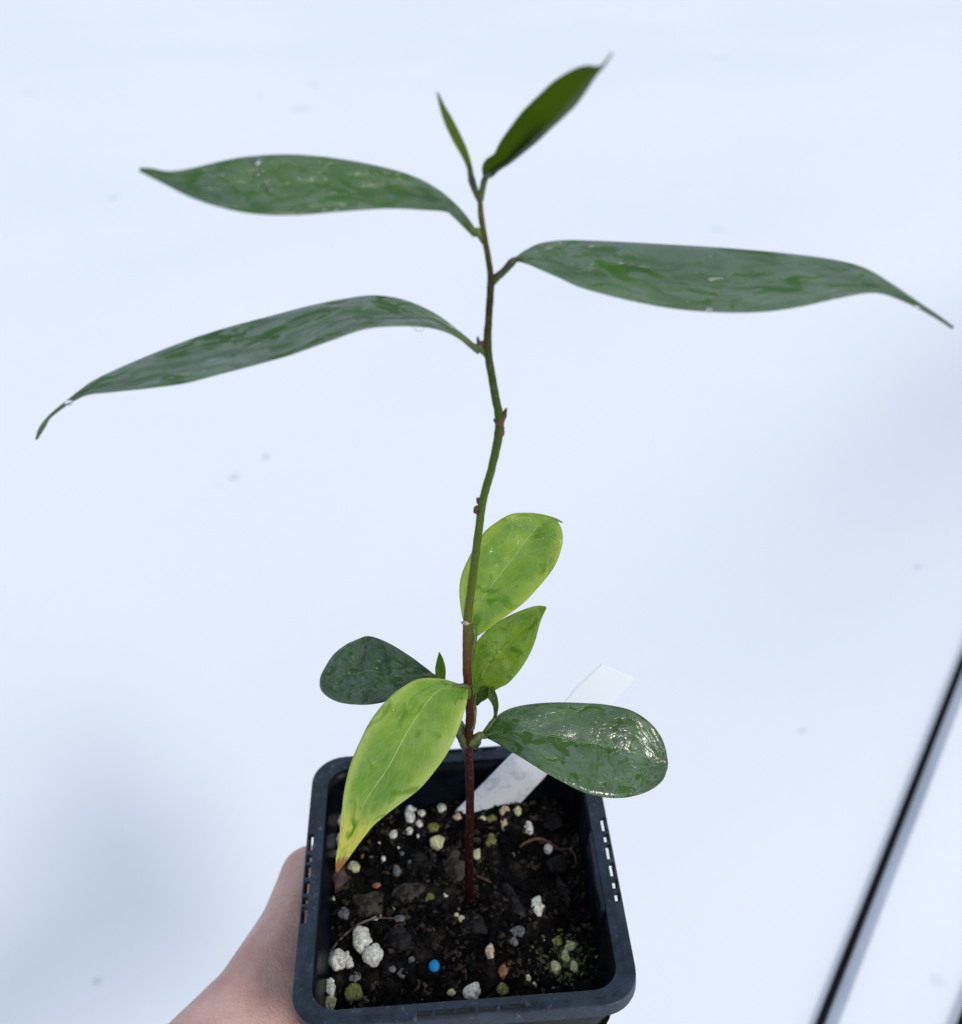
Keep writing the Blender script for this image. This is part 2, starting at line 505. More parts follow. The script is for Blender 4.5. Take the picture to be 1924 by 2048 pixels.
for i in range(70):      # fine root hairs and fibres in the mix
    x, y = random.uniform(-.036, .036), random.uniform(-.036, .036); a = random.uniform(0, 6.28); l = random.uniform(.002, .006)
    pp = [Vector((x + math.cos(a + k * random.uniform(-.3, .3)) * l * k, y + math.sin(a + k * .2) * l * k, 0)) for k in range(4)]
    for p in pp: p.z = soil_z(p.x, p.y) + random.uniform(.0002, .0011)
    tube_bm(pp, [.00012, .00009], 5, 12, bm)
soil = from_bm('soil', bm, soil_mat)
t = NT('soil crumbs'); v = t.obj()
n1 = t.noise(v, 260, 4, .7)
t.P(Base_Color=t.ramp(n1, [(.35, (.004, .0035, .004)), (.5, (.024, .018, .013)), (.62, (.060, .046, .034)), (.73, (.14, .12, .10))]), Roughness=.9, Specular_IOR_Level=.1, Normal=t.bump(t.noise(v, 1500, 4), .0004, .8))
soil.data.materials.append(t.m)
tag(soil, 'dark crumbly wet potting soil filling the black pot', 'soil', kind='stuff')

def soil_at(px, py, up=0.0):
    P = at_z(px, py, -.018)
    for _ in range(6):
        P = at_z(px, py, soil_z(max(-.038, min(.038, P.x)), max(-.038, min(.038, P.y))) + up)
    return P

Z1 = lambda x, y: (560 + x / 2.335, 1450 + y / 2.335)
def grit_mat(name, a, b):
    t = NT(name); v = t.obj()
    n = t.noise(v, 1100, 6, .75)
    t.P(Base_Color=t.mix(t.map(n, .38, .62), a, b), Roughness=.8, Specular_IOR_Level=.25, Normal=t.bump(t.noise(v, 1500, 4), .0004, .8))
    return t.m
GM = {'w': grit_mat('perlite white', (.34, .32, .25), (.80, .79, .71)), 'c': grit_mat('perlite cream', (.26, .25, .10), (.62, .60, .38)),
      'o': grit_mat('grit olive', (.07, .08, .02), (.23, .23, .07)), 't': grit_mat('grit tan', (.32, .24, .14), (.62, .52, .38)),
      'g': grit_mat('grit grey', (.05, .052, .05), (.17, .18, .18)), 'd': grit_mat('grit dark', (.015, .014, .012), (.05, .045, .04)),
      'b': grit_mat('bead blue', (.005, .17, .42), (.01, .23, .52)), 'r': grit_mat('grit orange', (.16, .06, .03), (.36, .17, .08))}
WORDS = {'w': 'white', 'c': 'cream-yellow', 'o': 'olive green', 't': 'tan', 'g': 'grey', 'r': 'orange'}
# x, y, half-width, half-height in the enlarged pot view, tone, label (None = one of the small crumbs nothing tells apart)
GR = [(262, 450, 22, 38, 'w', 'long white perlite grain against the left pot wall, half behind the yellow leaf'),
      (255, 540, 27, 30, 'w', 'lumpy white perlite grain just left of the yellow leaf tip, under the long one'),
      (235, 600, 13, 15, 'w', None), (608, 420, 25, 40, 'w', 'long upright cream perlite grain under the right edge of the yellow leaf'),
      (660, 413, 18, 18, 'w', None), (650, 462, 16, 16, 'w', None), (605, 495, 18, 18, 'w', None), (530, 515, 19, 20, 'w', None),
      (755, 390, 23, 21, 'w', 'round white perlite grain on its own by the back pot wall, left of the stem'),
      (945, 440, 20, 12, 'c', None), (988, 441, 28, 13, 'o', 'flat olive grain just right of the stem by the foot of the white label'),
      (1050, 405, 28, 17, 't', 'flat tan grain below the white plant label'),
      (1108, 405, 19, 20, 'c', 'cream grain at the back of the soil right of the flat tan one'),
      (1048, 466, 14, 26, 't', 'upright tan grain in the soil below the flat tan one'), (1162, 480, 20, 26, 'w', 'egg-shaped white perlite grain below the right-hand dark leaf'),
      (1256, 577, 20, 20, 'w', 'round white perlite grain beside the reddish root fibre'), (1090, 605, 8, 8, 'g', None),
      (735, 547, 36, 28, 'c', 'large lumpy pale yellow grain left of the stem'), (715, 480, 26, 22, 'o', 'round olive grain above the large pale yellow one left of the stem'),
      (985, 540, 24, 28, 'o', 'yellow-green lumpy grain right of the stem'), (920, 605, 17, 24, 'c', 'pale yellow grain touching the right side of the stem'),
      (830, 430, 22, 16, 't', 'olive tan grain just left of the stem at the back of the soil'), (345, 665, 30, 22, 'c', 'pale yellow grain right beside the orange leaf tip'),
      (485, 625, 12, 11, 'w', None), (430, 620, 15, 11, 'g', None), (570, 600, 11, 9, 'g', None), (545, 680, 18, 26, 'g', None),
      (1200, 845, 26, 44, 'w', 'big slanting white and yellow perlite grain in the right half of the pot'),
      (775, 793, 11, 11, 'w', None), (440, 907, 16, 9, 'w', None), (823, 888, 12, 10, 'c', None), (850, 906, 17, 12, 'c', None), (205, 880, 8, 8, 'g', None),
      (380, 1003, 42, 50, 'w', 'largest white perlite lump, upper of the touching pair in the front left of the pot'),
      (435, 1073, 44, 38, 'w', 'large white perlite lump, lower of the touching pair in the front left of the pot'),
      (258, 1098, 40, 36, 'w', 'lumpy white perlite cluster between the left pot wall and the big pair'),
      (312, 1082, 20, 22, 'w', None), (325, 1118, 22, 20, 'w', None), (208, 1105, 14, 16, 'c', None),
      (210, 1228, 22, 38, 'w', 'long white perlite grain in the front left corner of the pot'),
      (222, 1300, 24, 32, 'c', 'pale green perlite grain in the front left corner below the long white one'),
      (190, 1325, 14, 36, 'w', 'thin white sliver at the very front left corner of the soil'),
      (345, 1255, 36, 34, 'o', 'round olive green ball in the front left of the pot'),
      (900, 1245, 37, 32, 'w', 'round white perlite lump by the middle of the front rim'),
      (980, 1062, 20, 30, 't', 'upright pinkish tan grain right of the blue bead'),
      (800, 1250, 18, 14, 'c', None), (1040, 1238, 26, 22, 'o', 'olive yellow grain by the front rim right of the white lump'),
      (1110, 966, 36, 18, 'g', 'blue-grey stone chip in the middle right of the soil'), (700, 812, 22, 22, 'o', None),
      (1160, 1185, 12, 16, 'c', None), (1185, 1215, 14, 12, 'c', None), (1150, 1205, 9, 9, 't', None),
      (450, 750, 20, 10, 'r', 'small orange flake below the yellow leaf tip'), (385, 612, 10, 9, 'r', None), (1045, 1155, 20, 26, 'r', 'rusty orange bark crumb right of the pinkish tan grain'),
      (1090, 1010, 20, 20, 'g', None), (520, 1140, 20, 14, 'g', None), (575, 1160, 26, 16, 'g', None), (615, 1098, 16, 12, 'g', None),
      (350, 1180, 28, 20, 'g', None), (300, 880, 28, 22, 'g', None), (860, 960, 14, 10, 'd', None), (560, 905, 26, 14, 'g', None)]
def crumb(x, y, w, h, tone, label, lumps=True):
    px, py = Z1(x, y)
    ph = min(w, h) / 2.335 * .31 / F
    P = soil_at(px, py, ph * .7)
    dist = (P - CAM_LOC).length
    rx, ry = 1.03 * w / 2.335 * dist / F, 1.03 * h / 2.335 * dist / F / .80
    lim = .0392 - rx * .95; P.x = max(-lim, min(lim, P.x)); limy = .0392 - ry * .9; P.y = max(-limy, min(limy, P.y))
    bm = bmesh.new()
    sd_ = x * .37 + y
    lump(bm, P, (rx, ry, min(rx, ry) * .85), Euler((0, 0, random.uniform(-.2, .2))), sd_, .60 if tone != 'b' else .02, 1.5)
    if lumps and max(w, h) > 24 and tone != 'b':
        for _ in range(4):
            a = random.uniform(0, 6.28)
            lump(bm, P + Vector((math.cos(a) * rx * .5, math.sin(a) * ry * .55, min(rx, ry) * random.uniform(-.1, .3))), (rx * .5, ry * .45, rx * .5), rot(1), sd_ + a, .4)
    bmesh.ops.translate(bm, vec=-P, verts=bm.verts)
    names = {'w': 'perlite_grain', 'c': 'perlite_grain', 'b': 'fertilizer_bead', 'g': 'grit_crumb', 'o': 'grit_crumb', 't': 'grit_crumb', 'd': 'grit_crumb', 'r': 'bark_crumb'}
    o = from_bm(names[tone], bm, GM[tone]); o.location = P
    s_ = o.modifiers.new('s', 'SUBSURF'); s_.levels = 1; s_.render_levels = 1
    cats = {'perlite_grain': 'perlite', 'fertilizer_bead': 'fertilizer bead', 'grit_crumb': 'grit', 'bark_crumb': 'bark'}
    if label: tag(o, label, cats[o.name.split('.')[0]], None if tone == 'b' else 'coloured and white grains on the soil')
    else: tag(o, {'w': 'small white perlite crumb scattered among the larger grains on the soil', 'c': 'small cream perlite crumb scattered on the dark soil',
                  'g': 'dull grey crumb half lost in the dark soil', 'o': 'small yellow-green crumb between the bark flakes', 't': 'tiny tan crumb near the moss',
                  'd': 'blackish crumb lying on the soil', 'r': 'tiny orange speck by the yellow leaf'}[tone], cats[o.name.split('.')[0]], {'w': 'small white crumbs', 'c': 'small cream crumbs', 'g': 'dull grey crumbs'}.get(tone))
    return o
for a in GR: crumb(*a)
crumb(720, 1127, 25, 24, 'b', 'bright blue fertilizer bead on the soil in the front of the pot')

# many finer crumbs of perlite between the listed ones, thickest near the back and the left wall
for i in range(46):
    x, y = random.choice(((random.uniform(215, 1120), random.uniform(395, 560)), (random.uniform(190, 700), random.uniform(560, 1300)), (random.uniform(600, 1420), random.uniform(560, 1280))))
    r_ = random.uniform(4.5, 9)
    crumb(x, y, r_ * random.uniform(.8, 1.3), r_, random.choice('wwgcgg'), None)

# bark flakes
bark_m = simple_mat('bark', (.012, .010, .008), (.060, .052, .042), 420, .85, 1.0, 700, spec=.12)
bark_d = simple_mat('dark bark', (.003, .003, .004), (.022, .020, .020), 420, .85, 1.0, 700, spec=.10)
for (x, y, w, h, a, m, lab) in ((600, 795, 85, 48, .35, bark_m, 'broad brown-grey bark flake left of the stem'), (412, 835, 75, 62, -.2, bark_m, 'squarish brown-grey bark flake in the left half of the pot'),
                                (815, 645, 55, 85, .1, bark_m, 'long grey bark flake close behind the stem on its left'), (1080, 800, 30, 85, .35, bark_d, 'long dark bark flake right of the stem'),
                                (1325, 780, 28, 62, .2, bark_d, 'narrow dark bark flake near the right pot wall'), (560, 1000, 55, 50, .6, bark_d, 'blackish bark lump in front of the big white pair'),
                                (900, 930, 75, 40, -.5, bark_d, 'blackish bark lump in front of the stem'), (1260, 450, 60, 45, -.5, bark_d, 'dark bark flake at the back right of the soil'),
                                (1290, 650, 50, 40, .7, bark_d, 'small dark bark piece below the reddish root'), (650, 660, 50, 50, .7, bark_d, 'rough grey-green bark piece left of the long flake')):
    px, py = Z1(x, y); P = soil_at(px, py, .0006)
    d = (P - CAM_LOC).length
    bm = bmesh.new()
    rx, ry = w / 2.335 * d / F, h / 2.335 * d / F / .8
    lump(bm, Vector((0, 0, 0)), (rx, ry, .0017), Euler((random.uniform(-.15, .15), random.uniform(-.15, .15), a)), x * .1, .75, 1.6)
    o = from_bm('bark_flake', bm, m, smooth=False); o.location = P
    s_ = o.modifiers.new('s', 'SUBSURF'); s_.levels = 1; s_.render_levels = 2
    tag(o, lab, 'bark', 'bark flakes in the soil')

# roots lying on top
root_red = simple_mat('red root', (.03, .010, .007), (.085, .032, .022), 300, .6, .4)
root_tan = simple_mat('tan root', (.05, .04, .03), (.12, .10, .075), 300, .6, .4)
for pl, r, m, lab in ((((1120, 570), (1150, 548), (1200, 532), (1250, 545), (1300, 580), (1345, 580), (1375, 605), (1385, 650)), .00042, root_red, 'reddish root fibre looping over the soil on the right'),
                      (((190, 1260), (200, 1190), (212, 1120), (250, 1040), (310, 975), (380, 925), (450, 903), (560, 903)), .00034, root_tan, 'thin greyish root curving round the big white pair on the left'),
                      (((920, 705), (960, 722), (985, 735)), .00035, root_red, 'short reddish root at the right foot of the stem')):
    bm = tube_bm([soil_at(*Z1(*q), .0016) for q in pl], [r, r * 1.3, r, r * .6], 7, 60, wob=.4)
    tag(from_bm('root_fibre', bm, m), lab, 'root', 'root fibres on the soil')

# moss patch at the front right
moss_m = simple_mat('moss', (.022, .032, .006), (.12, .14, .035), 500, .9, .6, 900)
bm = bmesh.new()
for i in range(900):
    a = random.uniform(0, 6.28); q = abs(random.gauss(0, .45))
    x = min(1325 + math.cos(a) * q * 120, 1490); y = min(1095 + math.sin(a) * q * 135, 1235)
    P = soil_at(*Z1(x, y), .0003); r = random.uniform(.0002, .0006)
    lump(bm, P + Vector((0, 0, random.uniform(0, .0004))), (r, r, r * random.uniform(.6, 1.2)), rot(1), i * .9, .6)
tag(from_bm('moss', bm, moss_m), 'olive green moss patch in the front right of the soil', 'moss', kind='stuff')
for (x, y, w, h, l) in ((1355, 1035, 30, 18, 'pale yellow grain on top of the moss, furthest back'), (1292, 1012, 26, 18, 'yellow-green grain on the left shoulder of the moss'),
                        (1335, 1085, 20, 26, 'pale green grain in the middle of the moss'), (1285, 1130, 22, 26, 'pale green grain low on the left of the moss'),
                        (1372, 1130, 18, 24, 'cream grain low on the right of the moss')):
    crumb(x, y, w, h, 'o' if 'yellow-green' in l else 'c', l)

# ------------------------------------------------------------------ plant label
t = NT('label plastic'); v = t.obj()
uv = t.n('UVMap').outputs['UV']; sep = t.n('SeparateXYZ'); t.t.links.new(uv, sep.inputs[0])
dirt = t.math('ADD', t.math('SUBTRACT', 1.0, t.math('MULTIPLY', sep.outputs[1], 4.6)), t.math('MULTIPLY', t.math('SUBTRACT', t.noise(v, 330, 4), .5), 2.2))
smud = t.math('MULTIPLY', t.map(t.noise(v, 190, 5, .7, 1.5), .52, .62), t.math('MULTIPLY', t.map(sep.outputs[1], .12, .2), t.map(sep.outputs[1], .4, .5, 1, 0)))
col = t.mix(t.math('MULTIPLY', smud, .33), (.78, .80, .82), (.22, .24, .27))
col = t.mix(t.map(dirt, .45, .85), col, (.03, .03, .032))
t.P(Base_Color=col, Roughness=.4, Specular_IOR_Level=.4)
lab_m = t.m
TB = at_y(977, 1650, .031)
def atd(px, py, k): return CAM_LOC + ray(px, py) * k
kb = (TB - CAM_LOC).dot(ray(977, 1650)) / ray(977, 1650).length_squared
stn = [((880, 1660), (1000, 1662), kb), ((911, 1618), (1046, 1600), kb * 1.015), ((951, 1581), (1093, 1552), kb * 1.03), ((1020, 1512), (1135, 1507), kb * 1.055),
       ((1118, 1414), (1195, 1440), kb * 1.10), ((1139, 1394), (1214, 1420), kb * 1.11), ((1148, 1378), (1222, 1411), kb * 1.115), ((1203, 1330), (1271, 1360), kb * 1.145)]
# keep both edges of each row at a right angle to the label's axis
stn = [((888, 1648), (950, 1712), kb * .985), ((911, 1622), (968, 1679), kb), ((951, 1582), (1009, 1638), kb * 1.02), ((1020, 1512), (1076, 1567), kb * 1.05),
       ((1118, 1414), (1170, 1464), kb * 1.095), ((1141, 1391), (1193, 1439), kb * 1.105), ((1146, 1381), (1205, 1426), kb * 1.11), ((1203, 1328), (1270, 1357), kb * 1.14)]
bm = bmesh.new(); uvl = bm.loops.layers.uv.new('UVMap'); rows = []
for i, (a, b, k) in enumerate(stn):
    ly = (.0335, .0345, .0358, .0376, .0442, .0455, .0460, .0490)[i]
    A, B = at_y(*a, ly), at_y(*b, ly + .0005); rows.append([bm.verts.new(A.lerp(B, q / 4) + Vector((0, -.0004, .0003)) * (1 - (q / 2 - 1) ** 2)) for q in range(5)])
for i in range(len(rows) - 1):
    for q in range(4):
        f = bm.faces.new((rows[i][q], rows[i][q + 1], rows[i + 1][q + 1], rows[i + 1][q]))
        for l, (uu, vv) in zip(f.loops, ((q / 4, i / 7), ((q + 1) / 4, i / 7), ((q + 1) / 4, (i + 1) / 7), (q / 4, (i + 1) / 7))): l[uvl].uv = (uu, vv)
lo = from_bm('plant_label', bm, lab_m, smooth=False)
m_ = lo.modifiers.new('s', 'SOLIDIFY'); m_.thickness = .0007; m_.offset = 0
m_ = lo.modifiers.new('b', 'BEVEL'); m_.width = .00015; m_.segments = 2
tag(lo, 'blank white plastic plant label leaning back out of the pot', 'plant label')

# ------------------------------------------------------------------ the seedling
STEM = [(940, 1825, 0), (938, 1760, 0), (938, 1700, 0), (940, 1600, 0), (937, 1490, 0), (940, 1430, 0), (934, 1340, 0), (935, 1240, 0), (942, 1180, 0), (955, 1080, 0), (966, 1000, 0), (985, 930, 0),
        (999, 850, 0), (990, 790, 0), (978, 720, 0), (975, 690, 0), (977, 640, 0), (981, 580, 0), (980, 540, 0), (970, 480, 0), (962, 430, 0), (960, 392, 0)]
SP = [at_y(*p) for p in STEM]
SP[0].z -= .006
plant = thing('seedling', (SP[1].x, SP[1].y, -.018), 'young broad-leaved seedling with wet green leaves growing from the black pot', 'plant')
zt, zb = SP[-1].z, SP[0].z
t = NT('stem bark'); v = t.obj(); sp_ = t.n('SeparateXYZ'); t.t.links.new(v, sp_.inputs[0])
f = t.map(sp_.outputs[2], zb, zt, 0, 1, smooth=False)
f = t.math('ADD', f, t.math('MULTIPLY', t.math('SUBTRACT', t.noise(v, 300, 4), .5), .06))
def fz(py, px=950): return (at_y(px, py, 0).z - zb) / (zt - zb)
col = t.ramp(f, [(0, (.006, .001, .001)), (fz(1560), (.026, .005, .003)), (fz(1400), (.05, .012, .005)), (fz(1340), (.075, .022, .006)), (fz(1280), (.09, .06, .012)), (fz(1225), (.085, .10, .010)),
                 (fz(1000), (.055, .10, .006)), (fz(800), (.032, .062, .005)), (fz(700), (.030, .046, .005)), (fz(600), (.022, .017, .004)), (fz(500), (.045, .040, .005)), (.985, (.08, .08, .010))])
fl = t.map(t.noise(v, 900, 5), .55, .7)
col = t.mix(t.math('MULTIPLY', fl, .45), col, (.16, .10, .06))
t.P(Base_Color=col, Roughness=.5, Specular_IOR_Level=.14, Normal=t.bump(t.noise(v, 900, 5), .0004, .6))
stem_m = t.m
rad = [.75 * q for q in (.0019, .00165, .0016, .00155, .0015, .0015, .00145, .00140, .0013, .00125, .00122, .0012, .0013, .00112, .00108, .00118, .00095, .00098, .0008, .00075, .00075, .0006)]
stem = keep(from_bm('stem', tube_bm(SP, rad, 16, 260, wob=.10), stem_m), plant)

grn_pet = simple_mat('petiole green', (.05, .075, .010), (.09, .13, .02), 300, .45, .3)
brn_pet = simple_mat('petiole brown', (.024, .026, .005), (.05, .062, .010), 300, .5, .3)
bud_m = simple_mat('bud scale', (.035, .010, .007), (.09, .03, .018), 400, .6, .5)
scar_m = simple_mat('leaf scar', (.20, .13, .08), (.42, .33, .24), 600, .8, .6)

LEAVES = {}
def leaf(key, upper, lower, org, s, ys, normals, mat, fold=.10, cup=0.0, wave=.0, mid=.5, label=None, NS=84, NV=20, thick=.0003, parent=None, name='leaf', seed=1.0):
    U = [Vector((org[0] + a / s, org[1] + b / s, 0)) for a, b in upper]
    Lo = [Vector((org[0] + a / s, org[1] + b / s, 0)) for a, b in lower]
    assert len(U) == len(Lo), key
    U, Lo = crom(U, NS), crom(Lo, NS)
    mids = mid if isinstance(mid, (list, tuple)) else [mid, mid]
    grid = []; cen = []
    for i in range(NS):
        tt = i / (NS - 1)
        y = lerp1(ys, tt); nrm = Vector([lerp1([n[k] for n in normals], tt) for k in range(3)]).normalized()
        mu = lerp1(mids, tt)
        mp = U[i].lerp(Lo[i], mu)
        Mp = at_y(mp.x, mp.y, y)
        A = at_plane(U[i].x, U[i].y, Mp, nrm); B = at_plane(Lo[i].x, Lo[i].y, Mp, nrm)
        w = (A - B).length
        row = []
        for k in range(NV + 1):
            q = k / NV
            # across: first half edge A -> midrib, second half midrib -> edge B
            if q < .5: p = A.lerp(Mp, q * 2); c = 1 - abs(q * 2 - 1) * 1 if False else q * 2
            else: p = Mp.lerp(B, q * 2 - 1); c = 2 - q * 2
            off = -fold * w * (c ** 1.6) + cup * w * math.sin(math.pi * min(c, 1) * .5) * (1 - c) * 2
            if wave: off += wave * w * math.sin(math.pi * q) ** .7 * (noise.noise(Vector((tt * 7, q * 2.0, seed))) + .5 * noise.noise(Vector((tt * 16, q * 4, seed + 4))))
            row.append((p + nrm * off, (tt, q)))
        grid.append(row)
    bm = bmesh.new(); uvl = bm.loops.layers.uv.new('UVMap')
    V = [[bm.verts.new(p) for p, _ in r] for r in grid]
    for i in range(NS - 1):
        for k in range(NV):
            f = bm.faces.new((V[i][k], V[i + 1][k], V[i + 1][k + 1], V[i][k + 1]))
            for l, (a, b) in zip(f.loops, ((i, k), (i + 1, k), (i + 1, k + 1), (i, k + 1))): l[uvl].uv = grid[a][b][1]
    bm.normal_update()
    nn = sum((f.normal for f in bm.faces), Vector())
    if nn.dot(normals[0] if isinstance(normals[0], Vector) else Vector(normals[0])) < 0:
        bmesh.ops.reverse_faces(bm, faces=bm.faces)
    o = from_bm(name, bm, mat)
    m_ = o.modifiers.new('s', 'SOLIDIFY'); m_.thickness = thick; m_.offset = -1
    keep(o, plant)
    if label: o['label'] = label
    LEAVES[key] = [[p for p, _ in r] for r in grid]
    return o

DG1, DG2 = (.026, .080, .014), (.045, .120, .020)
mA = leaf_mat('leaf dark upper', (.024, .078, .020), (.050, .120, .020), film=.9, fscale=1.6, stretch=1.0, vein=(.05, .13, .03), veinw=.005, coat=.8, drops=.7, side=.1, seed=2, patch=((.034, .115, .010), .57), cior=1.9, pscale=3.6)
mB = leaf_mat('leaf dark right', DG1, (.052, .125, .020), film=.95, fscale=1.5, stretch=1.25, vein=(.06, .14, .03), veinw=.005, coat=1, side=.1, seed=5, patch=((.038, .120, .008), .585), soft=.05, cior=2.2)
mC = leaf_mat('leaf dark left', DG1, (.045, .115, .020), film=.92, fscale=1.5, stretch=1.25, vein=(.05, .12, .03), veinw=.005, coat=1, side=.1, seed=9, patch=((.030, .100, .008), .565), soft=.05, cior=2.35)
A = leaf('A', [(1745, 440), (1700, 375), (1640, 310), (1560, 245), (1450, 185), (1300, 138), (1080, 95), (850, 72), (650, 78), (500, 100), (340, 138), (220, 155), (130, 140), (75, 138)],
         [(1740, 480), (1690, 430), (1640, 380), (1600, 352), (1480, 342), (1300, 336), (1060, 352), (850, 368), (650, 362), (480, 330), (330, 280), (200, 215), (120, 175), (78, 152)],
         (250, 280), 2.4907, [0, -.002, -.006, -.012, -.016], [(0, -.45, 1)] * 2, mA, fold=.05, wave=.03, label='long dark green leaf pointing left, highest of the two on that side')
B = leaf('B', [(165, 148), (200, 120), (260, 90), (330, 78), (420, 76), (600, 84), (800, 95), (1000, 108), (1200, 126), (1380, 150), (1500, 182), (1600, 240), (1700, 308), (1780, 362), (1838, 405)],
         [(170, 155), (215, 165), (270, 185), (340, 215), (430, 255), (600, 300), (760, 330), (920, 345), (1100, 345), (1250, 325), (1400, 292), (1540, 272), (1660, 310), (1770, 370), (1832, 410)],
         (940, 440), 1.8984, [0, -.004, -.010, -.018, -.028], [(0, -.30, 1), (.1, -.35, 1), (.3, -.6, 1)], mB, fold=.05, wave=.06, label='long wet leaf pointing right with a thin drooping tip', seed=3)
Cc = leaf('C', [(1790, 270), (1720, 210), (1620, 135), (1500, 80), (1380, 60), (1260, 72), (1120, 100), (950, 145), (800, 185), (650, 232), (500, 290), (360, 350), (260, 400), (180, 460), (95, 530), (55, 580), (40, 625)],
          [(1785, 290), (1700, 225), (1640, 195), (1560, 180), (1440, 178), (1330, 190), (1200, 235), (1060, 285), (920, 325), (780, 362), (640, 400), (500, 420), (340, 437), (230, 455), (110, 530), (75, 580), (42, 628)],
          (50, 560), 1.9663, [0, -.002, -.004, -.006, -.008], [(0, -.18, 1), (-.1, -.1, 1), (-.3, -.1, 1)], mC, fold=.04, wave=.07, label='long wet leaf arching down to the left with a curled tip', seed=6)
mD = leaf_mat('leaf young underside', (.065, .120, .001), (.085, .150, .001), film=1.0, fscale=.8, soft=.05, vein=(.04, .08, .004), veinw=.006, coat=1, trans=.42, side=.03, seed=12, cior=3.0, spec=.08, vmask=(.46, .62, .30))
D = leaf('D', [(618, 1165), (612, 1080), (640, 1020), (710, 970), (760, 870), (850, 740), (950, 610), (1080, 480), (1220, 350), (1370, 260), (1480, 225), (1590, 228), (1650, 185), (1700, 118)],
         [(650, 1175), (700, 1165), (760, 1110), (860, 1045), (980, 950), (1090, 860), (1190, 765), (1300, 665), (1400, 565), (1480, 455), (1560, 335), (1610, 270), (1665, 200), (1712, 130)],
         (820, 80), 4.2455, [0, -.008, -.016, -.026, -.036], [(-.6, -1, -.15), (-.5, -1, -.10)], mD, fold=.05, mid=[.7, .8, .75], label='dark young leaf at the top pointing up to the right')
mE = leaf_mat('leaf young sliver', (.10, .16, .012), (.14, .20, .02), film=.2, vein=(.1, .16, .02), coat=.2, trans=.25, side=.05, seed=14)
E_ = leaf('E', [(505, 1180), (490, 1085), (450, 990), (370, 850), (300, 700), (255, 560), (232, 455)],
          [(548, 1180), (525, 1060), (485, 925), (420, 780), (352, 650), (292, 550), (242, 455)],
          (820, 80), 4.2455, [0, -.003, -.010], [(.5, -1, .4)] * 2, mE, fold=.25, NS=40, NV=10, label='narrow folded young leaf at the top pointing up to the left')
mF = leaf_mat('leaf pale upper', (.135, .270, .020), (.235, .38, .030), edge=(.34, .44, .035), film=.8, soft=.14, patch=((.095, .22, .003), .56), pscale=1.6, fscale=1.6, stretch=1.2, trans=.20, vein=(.36, .55, .13), veinw=.009, coat=.55, seed=17, tip=(.9, 1.0, (.30, .30, .14)), side=.3)
F_ = leaf('F', [(335, 1960), (265, 1830), (240, 1700), (233, 1600), (245, 1490), (290, 1370), (360, 1240), (440, 1120), (560, 1030), (650, 985), (760, 975), (880, 985), (1000, 1018), (1050, 1045)],
          [(375, 1960), (470, 1900), (560, 1830), (660, 1760), (760, 1680), (870, 1560), (960, 1450), (1010, 1360), (1045, 1260), (1058, 1180), (1048, 1110), (1030, 1070), (1018, 1045), (1058, 1052)],
          (860, 780), 3.976, [.004, .008, .012, .016, .018], [(-.1, -.75, .75), (0, -.65, .8)], mF, fold=.06, wave=.04, mid=[.35, .5, .5], label='broad light green leaf standing up behind the stem', seed=8)
mG = leaf_mat('leaf pale lower', (.10, .215, .006), (.19, .31, .010), film=.7, soft=.14, patch=((.08, .18, .002), .52), pscale=1.6, fscale=1.8, stretch=1.2, trans=.20, vein=(.30, .48, .08), veinw=.010, coat=.6, seed=21, side=.3, edge=(.19, .31, .01))
G_ = leaf('G', [(850, 475), (848, 400), (850, 300), (862, 210), (900, 155), (960, 103), (1040, 60), (1110, 33), (1150, 25), (1182, 28)],
          [(878, 468), (920, 430), (968, 395), (1015, 370), (1062, 318), (1105, 250), (1135, 180), (1150, 120), (1165, 80), (1186, 36)],
          (560, 1200), 2.2238, [.002, .003, .004, .006, .008], [(-.1, -.8, .7), (0, -.7, .8)], mG, fold=.08, wave=.05, mid=[.35, .5, .5], label='smaller bright green leaf pointing up just right of the stem', seed=10)
mH = leaf_mat('leaf dark round left', (.018, .055, .016), (.035, .085, .024), film=.85, patch=((.016, .055, .010), .56), fscale=1.7, stretch=1.6, vein=(.07, .15, .05), veinw=.008, coat=.7, drops=.9, seed=25, side=.15)
H_ = leaf('H', [(690, 335), (640, 295), (580, 250), (500, 200), (440, 172), (390, 160), (350, 172), (290, 200), (240, 240), (205, 290), (180, 340), (175, 380)],
          [(690, 350), (640, 370), (580, 400), (520, 430), (470, 450), (400, 463), (350, 465), (300, 460), (250, 450), (210, 430), (185, 405), (176, 385)],
          (560, 1200), 2.2238, [.006, .012, .016, .018], [(0, -.35, 1)] * 2, mH, fold=.03, wave=.10, label='dark rounded leaf lying out to the left, low on the stem', seed=14)
mI = leaf_mat('leaf yellow green', (.145, .285, .028), (.235, .375, .042), edge=(.43, .53, .12), film=.6, soft=.22, patch=((.105, .23, .003), .50), pscale=1.5, fscale=2.0, stretch=1.4, trans=.14, vein=(.46, .62, .18), veinw=.008, coat=.5, drops=.5,
              tip=(.56, .82, (.62, .58, .09), .895), tipc=(.40, .15, .04), seed=30, side=.35)
I_ = leaf('I', [(815, 378), (720, 350), (620, 350), (540, 390), (470, 450), (400, 540), (345, 650), (310, 740), (285, 850), (272, 960), (265, 1040), (255, 1110), (247, 1160), (248, 1210)],
          [(838, 395), (832, 450), (815, 510), (790, 580), (755, 660), (700, 745), (620, 840), (530, 910), (460, 965), (410, 1010), (370, 1060), (330, 1115), (290, 1170), (256, 1213)],
          (560, 1200), 2.2238, [-.002, -.007, -.012, -.016, -.016], [(-.1, -.45, .9), (-.15, -.75, .7)], mI, fold=.06, wave=.04, mid=[.3, .5, .5], label='large yellow-green leaf hanging over the pot with an orange-brown tip', seed=19)
